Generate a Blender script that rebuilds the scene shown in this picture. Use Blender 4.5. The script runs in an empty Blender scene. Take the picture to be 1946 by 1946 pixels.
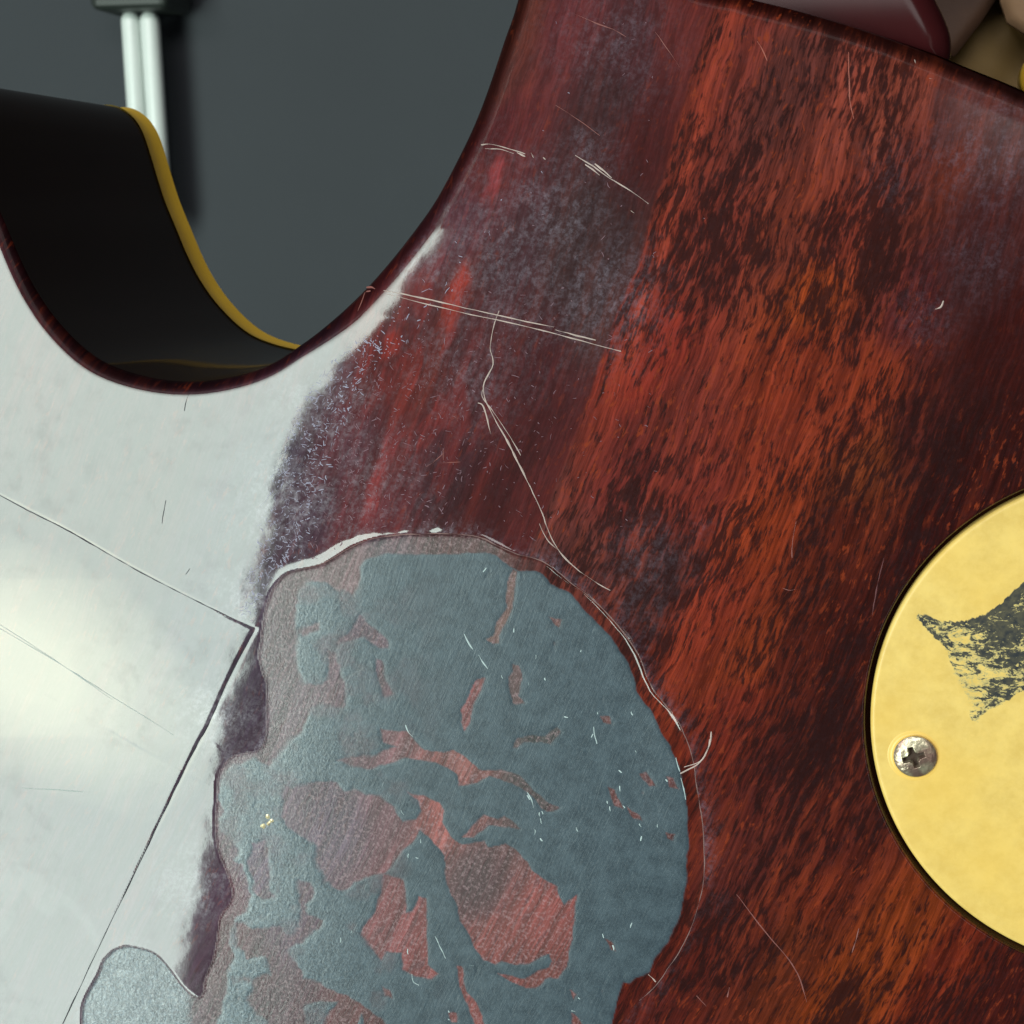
import bpy, math, random
import numpy as np
from mathutils import Matrix, Vector
random.seed(7); rng = np.random.RandomState(11)
sc = bpy.context.scene
COL = sc.collection

# ------------------------------------------------------------------ camera
D = 0.200                       # height of the lens above the guitar's back (m)
FPX = 3280.0                    # focal length in photo pixels (photo is 1946 wide)
FX, FY = 1700.0, 440.0          # photo point straight below the lens
zc = np.array([-(FX-973), -(973-FY), FPX]); zc /= np.linalg.norm(zc)
xc = np.array([1.0, 0, 0]); xc -= xc.dot(zc)*zc; xc /= np.linalg.norm(xc)
yc = np.cross(zc, xc)
RW = np.array([xc, yc, zc])     # world <- camera
cam = bpy.data.objects.new('camera', bpy.data.cameras.new('camera')); COL.objects.link(cam)
m4 = Matrix.Identity(4)
for i in range(3):
    for j in range(3): m4[i][j] = RW[i][j]
m4[0][3] = 0; m4[1][3] = 0; m4[2][3] = D
cam.matrix_world = m4
cam.data.sensor_width = 36; cam.data.sensor_fit = 'HORIZONTAL'
cam.data.lens = 36*FPX/1946.0
cam.data.clip_start = 0.01; cam.data.clip_end = 30
cam.data.dof.use_dof = True; cam.data.dof.focus_distance = 0.208; cam.data.dof.aperture_fstop = 80
sc.camera = cam

def plan(u, v, z=0.0):
    """photo pixel -> point where its ray meets the level z (metres)"""
    u = np.asarray(u, float); v = np.asarray(v, float)
    d = np.stack([u-973, 973-v, np.full_like(u, -FPX)], -1) @ RW.T
    t = (z-D)/d[..., 2]
    return np.stack([d[..., 0]*t, d[..., 1]*t, np.full_like(u, z)], -1)
PX = 6.3e-5                     # metres per pixel on the guitar's back

# ------------------------------------------------------------------ light
w = bpy.data.worlds.new("World"); sc.world = w; w.use_nodes = True
bg = w.node_tree.nodes['Background']
bg.inputs[0].default_value = (0.85, 0.93, 1.0, 1); bg.inputs[1].default_value = 0.06

def lamp(name, quad, H, rad, col, shape='RECTANGLE'):
    """level lamp at height H seen mirrored in the photo region quad (u,v corners: TL,TR,BR,BL)"""
    s = (H+D)/D
    q = [plan(a, b)[:2]*s for a, b in quad]
    c = sum(q)/4
    ex = ((q[1]-q[0])+(q[2]-q[3]))/2; ey = ((q[0]-q[3])+(q[1]-q[2]))/2
    right = q[1]-q[2]
    l = bpy.data.lights.new(name, 'AREA'); l.shape = shape
    ang = math.atan2(right[1], right[0]) - math.pi/2
    l.size = float(np.linalg.norm(ex)); l.size_y = float(np.linalg.norm(ey))
    area = l.size*l.size_y*(math.pi/4 if shape == 'ELLIPSE' else 1)
    l.energy = rad*math.pi*area
    l.color = col
    o = bpy.data.objects.new(name, l); COL.objects.link(o)
    o.location = (float(c[0]), float(c[1]), H); o.rotation_euler = (0, 0, ang)
    return o
def equad(cu, cv, a, b, deg):
    c, q = math.cos(math.radians(deg)), math.sin(math.radians(deg))
    return [(cu+x*a*c-y*b*q, cv+x*a*q+y*b*c) for x, y in ((-1, -1), (1, -1), (1, 1), (-1, 1))]
lamp('window_light', [(-640, -120), (737, -120), (236, 2300), (-640, 2300)], 1.0, 14.6, (.84, 1.0, .915))
for k_, (a_, b_) in enumerate([(400*q, 235*q) for q in (1, .9, .8, .7, .6, .5, .4, .3, .2)]):
    lamp('window_glow', equad(70, 1265, a_, b_, 24), 1.01+.01*k_, 1.05, (1, .98, .66), 'ELLIPSE')
lamp('ceiling_light', [(-600, -1750), (3200, -1750), (3200, -660), (-600, -660)], 1.3, 7.0, (1.0, .98, .96))
lamp('side_light', [(3500, -1200), (4300, -1200), (4300, 2600), (3500, 2600)], 1.3, 1.5, (1.0, .93, .86))
sc.view_settings.view_transform = 'Standard'; sc.view_settings.look = 'None'
sc.view_settings.exposure = 0.0; sc.view_settings.gamma = 1.0
sc.render.engine = 'CYCLES'

# ------------------------------------------------------------------ helpers
def lin(c):
    c = np.asarray(c, float)/255.0
    return np.where(c <= .04045, c/12.92, ((c+.055)/1.055)**2.4)
def sstep(a, b, x):
    t = np.clip((x-a)/(b-a), 0, 1); return t*t*(3-2*t)
def vnoise(U, V, scale, seed=0, asp=1.0):
    r = np.random.RandomState(seed).rand(257, 257)*2-1
    an = .6+seed*.37; ca, sa_ = math.cos(an), math.sin(an)
    x = (U*ca+V*sa_)/scale+1000; y = (V*ca-U*sa_)/(scale*asp)+1000
    i = np.floor(x).astype(int); j = np.floor(y).astype(int)
    fx = x-i; fy = y-j; fx = fx*fx*(3-2*fx); fy = fy*fy*(3-2*fy)
    i %= 256; j %= 256
    a = r[i, j]*(1-fx)+r[i+1, j]*fx; b = r[i, j+1]*(1-fx)+r[i+1, j+1]*fx
    return a*(1-fy)+b*fy
def fbm(U, V, scale, seed=0, n=3):
    s = 0; a = 1
    for k in range(n):
        s = s+a*vnoise(U, V, scale/2**k, seed+k); a *= .5
    return s
def sdist(poly, U, V, near=None):
    """signed distance in px, + inside; nearest point too. Limited to bbox+near when near given"""
    P = np.asarray(poly, float); sh = U.shape; u = U.ravel(); v = V.ravel()
    out = np.full(u.shape, -1e3); nx = u.copy(); ny = v.copy()
    if near is None: idx = np.arange(len(u))
    else:
        idx = np.where((u > P[:, 0].min()-near) & (u < P[:, 0].max()+near) & (v > P[:, 1].min()-near) & (v < P[:, 1].max()+near))[0]
    uu = u[idx]; vv = v[idx]
    best = np.full(uu.shape, 1e18); bx = uu.copy(); by = vv.copy(); ins = np.zeros(uu.shape, bool)
    n = len(P)
    for k in range(n):
        a = P[k]; b = P[(k+1) % n]; d = b-a; L = d.dot(d)+1e-12
        t = np.clip(((uu-a[0])*d[0]+(vv-a[1])*d[1])/L, 0, 1)
        qx = a[0]+t*d[0]; qy = a[1]+t*d[1]
        e = (uu-qx)**2+(vv-qy)**2; m = e < best
        best[m] = e[m]; bx[m] = qx[m]; by[m] = qy[m]
        if a[1] != b[1]:
            c = ((a[1] > vv) != (b[1] > vv)) & (uu < (b[0]-a[0])*(vv-a[1])/(b[1]-a[1])+a[0])
            ins ^= c
    out[idx] = np.sqrt(best)*np.where(ins, 1, -1); nx[idx] = bx; ny[idx] = by
    return out.reshape(sh), nx.reshape(sh), ny.reshape(sh)
def ldist(line, U, V):
    P = np.asarray(line, float); best = np.full(U.shape, 1e9); side = np.zeros(U.shape)
    for a, b in zip(P[:-1], P[1:]):
        d = b-a; t = np.clip(((U-a[0])*d[0]+(V-a[1])*d[1])/d.dot(d), 0, 1)
        e = np.hypot(U-a[0]-t*d[0], V-a[1]-t*d[1]); m = e < best
        best = np.where(m, e, best); side = np.where(m, np.sign(d[0]*(V-a[1])-d[1]*(U-a[0])), side)
    return best, side
def smooth_poly(P, n=6, closed=True):
    P = [np.array(p, float) for p in P]; out = []; N = len(P)
    for k in range(N if closed else N-1):
        p0, p1, p2, p3 = (P[(k-1) % N], P[k], P[(k+1) % N], P[(k+2) % N]) if closed else (P[max(k-1, 0)], P[k], P[k+1], P[min(k+2, N-1)])
        for i in range(n):
            t = i/n
            out.append(.5*((2*p1)+(-p0+p2)*t+(2*p0-5*p1+4*p2-p3)*t*t+(-p0+3*p1-3*p2+p3)*t**3))
    if not closed: out.append(P[-1])
    return np.array(out)
def idw(pts, U, V, grain=False, power=2.2, ax=1.0):
    X = U+.27*V+.00006*V*V if grain else U
    num = 0; den = 0
    for (a, b, r, g, bl) in pts:
        xa = a+.27*b+.00006*b*b if grain else a
        d = ((X-xa)*ax)**2+((V-b)*.62)**2+300
        wt = d**(-power)
        num = num+wt[..., None]*lin((r, g, bl)); den = den+wt
    return num/den[..., None]

def new_obj(name, me, mat, parent=None):
    o = bpy.data.objects.new(name, me); COL.objects.link(o)
    if mat: me.materials.append(mat)
    if parent: o.parent = parent
    return o
def mesh_np(name, verts, faces, mat, parent=None, smooth=True, attrs=None, normals=None):
    verts = np.asarray(verts, np.float32); me = bpy.data.meshes.new(name)
    if isinstance(faces, np.ndarray):
        nf, k = faces.shape
        me.vertices.add(len(verts)); me.vertices.foreach_set('co', verts.ravel())
        me.loops.add(nf*k); me.polygons.add(nf)
        me.loops.foreach_set('vertex_index', faces.astype(np.int32).ravel())
        me.polygons.foreach_set('loop_start', np.arange(0, nf*k, k, dtype=np.int32))
        me.update(calc_edges=True)
    else:
        me.from_pydata([tuple(map(float, v)) for v in verts], [], faces); me.update()
    me.polygons.foreach_set('use_smooth', np.full(len(me.polygons), smooth))
    for k, a in (attrs or {}).items():
        a = np.asarray(a, np.float32)
        at = me.attributes.new(k, 'FLOAT_COLOR', 'POINT')
        c4 = np.ones((len(verts), 4), np.float32); c4[:, :a.shape[1]] = a
        at.data.foreach_set('color', c4.ravel())
    if normals is not None: me.normals_split_custom_set_from_vertices(normals.tolist())
    return new_obj(name, me, mat, parent)
def tag(o, label, cat=None, group=None, kind=None):
    if label: o['label'] = label
    if cat: o['category'] = cat
    if group: o['group'] = group
    if kind: o['kind'] = kind
    return o
def empty(name, loc=(0, 0, 0)):
    o = bpy.data.objects.new(name, None); COL.objects.link(o); o.location = loc; return o

# ------------------------------------------------------------------ node helper
class NT:
    def __init__(s, name):
        s.m = bpy.data.materials.new(name); s.m.use_nodes = True; s.t = s.m.node_tree
        s.b = s.t.nodes['Principled BSDF']
    def n(s, typ, **kw):
        x = s.t.nodes.new(typ)
        for k, v in kw.items():
            if hasattr(x, k): setattr(x, k, v)
        return x
    def set(s, sock, v):
        if isinstance(v, bpy.types.NodeSocket): s.t.links.new(v, sock)
        elif isinstance(v, (tuple, list)) and len(v) == 3 and sock.type == 'RGBA': sock.default_value = (*v, 1)
        else: sock.default_value = v
    def math(s, op, a, b=0.0, c=0.0, clamp=False):
        x = s.n('ShaderNodeMath', operation=op); x.use_clamp = clamp
        s.set(x.inputs[0], a); s.set(x.inputs[1], b); s.set(x.inputs[2], c); return x.outputs[0]
    def mix(s, f, a, b, blend='MIX'):
        x = s.n('ShaderNodeMix', data_type='RGBA', blend_type=blend)
        s.set(x.inputs[0], f); s.set(x.inputs[6], a); s.set(x.inputs[7], b); return x.outputs[2]
    def ramp(s, v, lo, hi, a=0.0, b=1.0):
        x = s.n('ShaderNodeMapRange'); x.interpolation_type = 'SMOOTHSTEP'
        for i, q in enumerate((v, lo, hi, a, b)): s.set(x.inputs[i], q)
        return x.outputs[0]
    def attr(s, name):
        x = s.n('ShaderNodeAttribute', attribute_name=name); sp = s.n('ShaderNodeSeparateColor')
        s.t.links.new(x.outputs['Color'], sp.inputs[0]); return x, sp.outputs[0], sp.outputs[1], sp.outputs[2]
    def noise(s, vec, scale, detail=3, rough=.55, sx=None, dist=0.0):
        if sx:
            mp = s.n('ShaderNodeMapping'); s.set(mp.inputs['Vector'], vec); mp.inputs['Scale'].default_value = sx; vec = mp.outputs[0]
        x = s.n('ShaderNodeTexNoise'); s.set(x.inputs['Vector'], vec); x.inputs['Scale'].default_value = scale
        x.inputs['Detail'].default_value = detail; x.inputs['Roughness'].default_value = rough; x.inputs['Distortion'].default_value = dist
        return x.outputs['Fac']
    def bump(s, h, strength, dist, nrm=None):
        x = s.n('ShaderNodeBump'); s.set(x.inputs['Height'], h); x.inputs['Strength'].default_value = strength; x.inputs['Distance'].default_value = dist
        if nrm: s.t.links.new(nrm, x.inputs['Normal'])
        return x.outputs[0]
def plain(name, col, rough=.5, metal=0, coat=0, coat_r=.05, spec=.5, bump=None, var=0, vscale=200):
    t = NT(name); tc = t.n('ShaderNodeTexCoord').outputs['Object']
    c = tuple(lin(col))
    if var:
        nz = t.noise(tc, vscale, 4, .6)
        t.set(t.b.inputs['Base Color'], t.mix(nz, tuple(x*(1-var) for x in c), tuple(min(1, x*(1+var)) for x in c)))
    else: t.set(t.b.inputs['Base Color'], c)
    t.b.inputs['Roughness'].default_value = rough; t.b.inputs['Metallic'].default_value = metal
    t.b.inputs['Coat Weight'].default_value = coat; t.b.inputs['Coat Roughness'].default_value = coat_r
    t.b.inputs['Specular IOR Level'].default_value = spec
    if bump:
        t.set(t.b.inputs['Normal'], t.bump(t.noise(tc, bump[0], 4, .6), bump[1], bump[2]))
    return t.m

# ------------------------------------------------------------------ material of the guitar's back
def wood_material():
    t = NT('lacquered_mahogany')
    ga, g1, g2, g3 = t.attr('grain')          # across grain, along grain (in thousands of px)
    wa, _, _, _ = t.attr('wood')
    _, res, worn, haze_sheen = t.attr('mask')
    _, fleck, refl_mask, sheen_mask = t.attr('mask2')
    gv = ga.outputs['Vector'] if 'Vector' in ga.outputs else ga.outputs['Color']
    P = t.n('ShaderNodeTexCoord').outputs['Object']
    col = wa.outputs['Color']
    # long streaks, fibres, dark pore flecks
    st = t.noise(gv, 1.0, 3, .55, (34, 2.2, 1), .3)
    fi = t.noise(gv, 1.0, 3, .6, (190, 9, 1), .2)
    st2 = t.ramp(st, .30, .70, .62, 1.38)
    fi2 = t.ramp(fi, .32, .68, .66, 1.36)
    mul = t.math('MULTIPLY', st2, fi2)
    mul = t.math('ADD', t.math('MULTIPLY', t.math('SUBTRACT', mul, 1.0), t.math('ADD', t.math('MULTIPLY', fleck, .75), .25)), 1.0)
    cc = t.n('ShaderNodeVectorMath', operation='SCALE'); t.set(cc.inputs[0], col); t.set(cc.inputs['Scale'], mul)
    wood = cc.outputs[0]
    # orange glow in bright streaks
    wood = t.mix(t.math('MULTIPLY', t.ramp(st, .52, .74), t.math('MULTIPLY', fleck, .30)), wood, tuple(lin((128, 50, 23))))
    f1 = t.noise(gv, 1.0, 5, .64, (84, 20, 1), .3)
    f2 = t.noise(gv, 1.0, 3, .6, (180, 42, 1), .25)
    big = t.noise(gv, 1.0, 2, .5, (7, 3.2, 1), .4)
    th = t.math('ADD', t.math('MULTIPLY', f1, .70), t.math('MULTIPLY', f2, .30))
    th = t.math('ADD', th, t.math('MULTIPLY', t.math('SUBTRACT', big, .5), .42))
    fl = t.math('MULTIPLY', t.ramp(th, .455, .585), fleck)
    f3 = t.noise(gv, 1.0, 4, .6, (100, 36, 1), .3)
    wood = t.mix(t.math('MULTIPLY', t.math('MULTIPLY', t.ramp(f3, .55, .68), fleck), t.ramp(big, .35, .6, .75, .25)), wood, tuple(lin((124, 48, 23))))
    wood = t.mix(t.math('MULTIPLY', fl, .88), wood, tuple(lin((32, 11, 10))))
    # milky fine scratching of the lacquer, and sheen painted as pale colour
    hz = t.noise(P, 1500, 5, .75)
    hz2 = t.noise(gv, 1.0, 5, .7, (44, 26, 1), .6)
    hf = t.math('MULTIPLY', haze_sheen, t.math('MULTIPLY', t.ramp(hz, .38, .64, .15, 1.15), t.ramp(hz2, .35, .68, .15, 1.15)))
    wood = t.mix(t.math('MULTIPLY', hf, .52), wood, tuple(lin((108, 96, 114))))
    # bare wood inside the flaked area: fibre relief
    bs = t.n('ShaderNodeVectorMath', operation='SCALE'); t.set(bs.inputs[0], col); t.set(bs.inputs['Scale'], t.math('MULTIPLY', t.ramp(st, .32, .66, .62, 1.25), t.ramp(fi, .32, .68, .66, 1.28)))
    bare = t.mix(t.math('MULTIPLY', t.ramp(f1, .52, .64), .62), bs.outputs[0], tuple(lin((66, 38, 44))))
    bn = t.noise(P, 2600, 3, .6)
    bare = t.mix(t.ramp(bn, .45, .75, 0, .35), bare, tuple(lin((168, 140, 146))))
    wood = t.mix(worn, wood, bare)
    # film, with the grey green reflection on it put into its colour
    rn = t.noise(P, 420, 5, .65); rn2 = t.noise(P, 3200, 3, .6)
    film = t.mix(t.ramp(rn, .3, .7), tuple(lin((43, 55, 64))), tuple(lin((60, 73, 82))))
    film = t.mix(t.math('MULTIPLY', t.ramp(rn2, .42, .68, .0, .55), t.math('ADD', .25, sheen_mask)), film, tuple(lin((94, 110, 122))))
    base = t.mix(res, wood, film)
    t.set(t.b.inputs['Base Color'], base)
    # gloss
    lac = t.math('SUBTRACT', 1.0, worn)
    sm = t.noise(P, 70, 5, .65)
    t.set(t.b.inputs['Roughness'], t.math('ADD', t.math('MULTIPLY', res, -.02), t.math('ADD', .36, t.math('MULTIPLY', sheen_mask, -.1))))
    t.set(t.b.inputs['Specular IOR Level'], t.math('ADD', t.math('ADD', .03, t.math('MULTIPLY', hf, .32)), t.math('MULTIPLY', worn, .3)))
    gr = t.math('MULTIPLY', t.ramp(t.noise(P, 330, 6, .72), .45, .7), t.ramp(t.noise(P, 45, 3, .6), .4, .62))
    gr = t.math('ADD', t.math('MULTIPLY', gr, .13), t.math('MULTIPLY', t.math('SUBTRACT', 1.0, refl_mask), .05))
    _, rimc, _, _ = t.attr('rim')
    lac = t.math('MULTIPLY', t.math('MULTIPLY', lac, rimc), t.math('SUBTRACT', 1.0, gr))
    t.set(t.b.inputs['Coat Weight'], t.math('ADD', lac, t.math('MULTIPLY', worn, t.math('MULTIPLY', sheen_mask, t.math('ADD', .20, t.math('MULTIPLY', res, .22))))))
    t.set(t.b.inputs['Coat Roughness'], t.math('ADD', t.ramp(sm, .3, .75, .030, .050), t.math('ADD', t.math('MULTIPLY', worn, .22), t.math('MULTIPLY', t.math('MULTIPLY', sheen_mask, lac), .22))))
    # relief: orange peel + smears on the lacquer, crinkle in the film, fibre in bare wood
    hc = t.math('ADD', t.math('MULTIPLY', t.noise(P, 700, 3, .6), .35), t.math('MULTIPLY', t.noise(P, 2200, 3, .6), .10))
    nc = t.bump(hc, .55, 6e-6)
    t.set(t.b.inputs['Coat Normal'], nc)
    hb = t.math('ADD', t.noise(P, 2600, 4, .7), t.math('MULTIPLY', t.noise(P, 7000, 2, .6), .5))
    hb = t.math('ADD', hb, t.math('MULTIPLY', t.math('MULTIPLY', fi, worn), .8))
    crk = t.noise(P, 1500, 4, .65, (1.0, .55, 1), 1.4)
    hb = t.math('ADD', hb, t.math('MULTIPLY', t.math('MULTIPLY', crk, sheen_mask), 3.0))
    hwet = t.math('MULTIPLY', t.math('MULTIPLY', crk, worn), 6.0); nc2 = t.bump(t.math('ADD', hc, hwet), .55, 6e-6); t.set(t.b.inputs['Coat Normal'], nc2)
    t.set(t.b.inputs['Normal'], t.bump(hb, .6, 3.5e-5))
    return t.m
M_WOOD = wood_material()

# ------------------------------------------------------------------ outlines on the guitar's back (photo px -> real plane)
OUT = smooth_poly([(-620, 520), (-450, 350), (-300, 225), (-230, 170), (-180, 146), (-140, 146), (-105, 168), (-80, 205), (-62, 255), (-45, 310), (-25, 370), (0, 430), (30, 500), (60, 557),
    (100, 613), (155, 668), (210, 700), (290, 722), (370, 727), (450, 714), (510, 692), (560, 660), (600, 630), (650, 585), (700, 533), (745, 480),
    (790, 421), (822, 375), (862, 300), (893, 235), (920, 165), (950, 75), (975, 0), (998, -120), (1010, -400)], 4, False).tolist() + \
    smooth_poly([(1180, -400), (1290, -70), (1400, -15), (1500, 12), (1600, 40), (1700, 72), (1780, 100), (1846, 127), (1946, 168), (2100, 240), (2300, 360), (2440, 470)], 3, False).tolist() + \
    [[2440, 2440], [-620, 2440]]
OUT = np.array(OUT)
# round cavity in the back
CC = None
pts = np.array([(1946, 947), (1814, 1024), (1730, 1119), (1686, 1200), (1657, 1320), (1660, 1422), (1703, 1571), (1770, 1670), (1836, 1733), (1946, 1803)], float)
pw = plan(pts[:, 0], pts[:, 1])[:, :2]
A_ = np.c_[2*pw, np.ones(len(pw))]; b_ = (pw**2).sum(1); s_ = np.linalg.lstsq(A_, b_, rcond=None)[0]
CX, CY = s_[0], s_[1]; CR = math.sqrt(s_[2]+CX*CX+CY*CY)
def unplan(P):
    P = np.asarray(P, float); d = (P-np.array([0, 0, D])) @ RW
    return np.stack([973-d[..., 0]*FPX/d[..., 2], 973+d[..., 1]*FPX/d[..., 2]], -1)
th = np.linspace(0, 2*math.pi, 241)[:-1]
def circle_px(r): return unplan(np.stack([CX+r*np.cos(th), CY+r*np.sin(th), np.zeros_like(th)], -1))
RH = CR+10*PX
HOLE = circle_px(RH)

W = smooth_poly([(497, 1190), (503, 1160), (515, 1125), (533, 1098), (555, 1085), (590, 1078), (620, 1068), (650, 1050), (680, 1034), (715, 1022), (755, 1017), (810, 1014),
    (860, 1014), (905, 1018), (935, 1030), (975, 1050), (1010, 1058), (1040, 1070), (1070, 1095), (1110, 1125), (1150, 1160), (1185, 1200), (1213, 1240), (1228, 1282),
    (1250, 1322), (1280, 1355), (1302, 1400), (1316, 1440), (1323, 1490), (1332, 1540), (1337, 1590), (1339, 1650), (1332, 1700), (1318, 1750), (1300, 1795), (1275, 1830),
    (1255, 1865), (1225, 1890), (1197, 1925), (1178, 1960), (1150, 2050), (1000, 2150), (300, 2150), (160, 2100), (155, 1950), (160, 1900), (185, 1855), (200, 1820), (225, 1800),
    (250, 1797), (290, 1808), (320, 1835), (345, 1870), (365, 1890), (382, 1893), (388, 1865), (400, 1835), (410, 1800), (413, 1760), (420, 1735), (437, 1715), (440, 1690),
    (430, 1660), (415, 1620), (408, 1570), (410, 1520), (415, 1475), (430, 1445), (455, 1432), (485, 1428), (500, 1415), (507, 1390), (507, 1350), (505, 1300), (497, 1280), (490, 1250), (493, 1220)], 3)
T = np.array([(568, 1141), (566, 1115), (581, 1107), (625, 1107), (643, 1124), (674, 1136), (684, 1120), (683, 1080), (706, 1060), (739, 1050), (789, 1052), (839, 1054), (905, 1050),
    (938, 1054), (965, 1074), (991, 1087), (1021, 1087), (1033, 1091), (1048, 1112), (1084, 1129), (1139, 1185), (1174, 1230), (1198, 1275), (1207, 1315), (1245, 1366), (1275, 1416), (1291, 1460), (1298, 1490),
    (1303, 1540), (1308, 1592), (1303, 1678), (1295, 1738), (1270, 1789), (1245, 1824), (1235, 1847), (1195, 1866), (1184, 1864), (1174, 1900), (1159, 1946), (1130, 2050), (1000, 2140), (400, 2140), (400, 1990),
    (432, 1900), (440, 1830), (434, 1790), (445, 1750), (470, 1735), (478, 1700), (460, 1650), (440, 1600), (420, 1560), (414, 1510), (425, 1465), (455, 1442), (490, 1445), (515, 1450), (540, 1415), (575, 1395), (585, 1360), (591, 1338),
    (600, 1320), (571, 1304), (566, 1250), (568, 1201)], float)
H = [
 [(974, 1082), (983, 1084), (978, 1115), (971, 1154), (961, 1185), (950, 1208), (949, 1224), (938, 1226), (926, 1216), (940, 1208), (943, 1183), (958, 1157), (963, 1120)],
 [(923, 1289), (916, 1314), (904, 1333), (896, 1369), (886, 1390), (877, 1374), (878, 1353), (888, 1335), (894, 1312), (909, 1294)],
 [(971, 1263), (984, 1268), (990, 1280), (995, 1289), (987, 1304), (984, 1322), (995, 1334), (974, 1338), (971, 1320), (964, 1289), (974, 1278)],
 [(976, 1421), (987, 1405), (1015, 1395), (1036, 1397), (1059, 1382), (1068, 1392), (1046, 1413), (1028, 1410), (1000, 1410), (985, 1422)],
 [(724, 1387), (776, 1393), (805, 1426), (842, 1430), (863, 1424), (888, 1445), (908, 1459), (929, 1464), (966, 1466), (991, 1476), (1012, 1499), (1043, 1524), (1064, 1534), (1041, 1544), (1028, 1530), (1010, 1511),
  (987, 1495), (950, 1480), (929, 1474), (908, 1486), (871, 1495), (867, 1474), (846, 1459), (809, 1445), (792, 1443), (768, 1439), (700, 1462), (660, 1452), (640, 1440), (700, 1440), (753, 1420), (730, 1412)],
 [(774, 1503), (805, 1515), (834, 1526), (844, 1542), (842, 1561), (859, 1590), (879, 1604), (904, 1600), (921, 1598), (929, 1611), (960, 1606), (981, 1615), (1002, 1640), (1008, 1658), (1036, 1674), (1059, 1684),
  (1064, 1705), (1071, 1720), (1080, 1713), (1098, 1702), (1094, 1725), (1095, 1751), (1088, 1780), (1080, 1808), (1077, 1834), (1062, 1857), (1036, 1863), (1020, 1876), (1000, 1878), (979, 1870), (945, 1850), (969, 1855),
  (995, 1860), (1020, 1847), (1041, 1842), (1051, 1826), (1046, 1813), (1026, 1821), (1005, 1832), (979, 1834), (951, 1829), (940, 1834), (919, 1826), (907, 1808), (899, 1790), (888, 1767), (875, 1751), (868, 1725), (860, 1705),
  (848, 1679), (843, 1627), (822, 1601), (806, 1586), (797, 1578), (757, 1632), (736, 1661), (685, 1671), (648, 1689), (612, 1671), (599, 1643), (599, 1612), (555, 1575), (535, 1550), (535, 1518), (545, 1493), (586, 1487), (633, 1493), (705, 1506), (744, 1534), (762, 1562),
  (790, 1560), (799, 1544), (793, 1521)],
 [(731, 1663), (767, 1671), (770, 1694), (770, 1738), (783, 1731), (796, 1705), (809, 1710), (811, 1782), (814, 1834), (830, 1850), (819, 1860), (793, 1857), (762, 1842), (765, 1811), (736, 1808), (721, 1824), (703, 1798), (687, 1777), (711, 1731), (726, 1700)],
 [(571, 1679), (592, 1679), (600, 1705), (581, 1731), (607, 1757), (596, 1775), (581, 1785), (548, 1808), (560, 1844), (581, 1860), (620, 1876), (646, 1891), (685, 1907), (724, 1935), (745, 1960), (700, 1960), (690, 1925), (670, 1960), (620, 1960), (634, 1904), (600, 1900), (581, 1907), (576, 1960), (525, 1960), (500, 1930), (462, 1912), (480, 1865), (514, 1850), (500, 1822), (486, 1815), (462, 1826), (455, 1800), (452, 1751),
  (503, 1764), (545, 1775), (566, 1764), (575, 1730)],
 [(470, 1601), (504, 1596), (511, 1658), (519, 1705), (501, 1707), (480, 1692), (472, 1637)],
 [(687, 1167), (708, 1188), (734, 1216), (736, 1232), (718, 1227), (690, 1214), (654, 1221), (643, 1229), (654, 1205), (667, 1190)],
 [(620, 1237), (643, 1242), (648, 1283), (654, 1322), (648, 1343), (591, 1338), (571, 1304), (600, 1300), (620, 1290)],
 [(715, 1250), (728, 1255), (732, 1300), (745, 1320), (728, 1325), (718, 1300)],
 [(590, 1185), (612, 1180), (608, 1198), (575, 1210), (566, 1200)],
 [(918, 1550), (945, 1555), (958, 1548), (975, 1560), (990, 1575), (960, 1572), (930, 1570), (900, 1590), (880, 1590)],
 [(1216, 1470), (1228, 1468), (1240, 1485), (1245, 1495), (1230, 1494)], [(1266, 1478), (1280, 1482), (1290, 1502), (1275, 1500)],
 [(1152, 1497), (1168, 1502), (1178, 1530), (1182, 1540), (1165, 1532)], [(1188, 1535), (1210, 1545), (1222, 1558), (1205, 1556)],
 [(1263, 1580), (1282, 1584), (1278, 1598), (1266, 1592)], [(1140, 1360), (1158, 1362), (1162, 1376), (1144, 1374)],
 [(866, 1835), (876, 1840), (886, 1880), (905, 1915), (925, 1960), (905, 1960), (886, 1905), (872, 1870)],
 [(1085, 1880), (1098, 1890), (1092, 1898)], [(1085, 1925), (1100, 1935), (1112, 1960), (1088, 1955)], [(725, 1880), (738, 1885), (745, 1898), (730, 1895)], [(850, 1925), (868, 1928), (870, 1945), (856, 1946)],
 [(1150, 1785), (1160, 1790), (1168, 1806), (1158, 1804)], [(1045, 1172), (1068, 1178), (1064, 1192), (1055, 1186)]]
CRACK_A = [(-560, 640), (0, 941), (60, 972), (120, 1003), (158, 1024), (230, 1066), (300, 1104), (380, 1145), (440, 1174), (484, 1194)]
CRACK_B = [(484, 1196), (455, 1250), (430, 1300), (395, 1378), (372, 1420), (330, 1505), (270, 1630), (200, 1775), (122, 1940), (40, 2110), (-100, 2400)]

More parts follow.
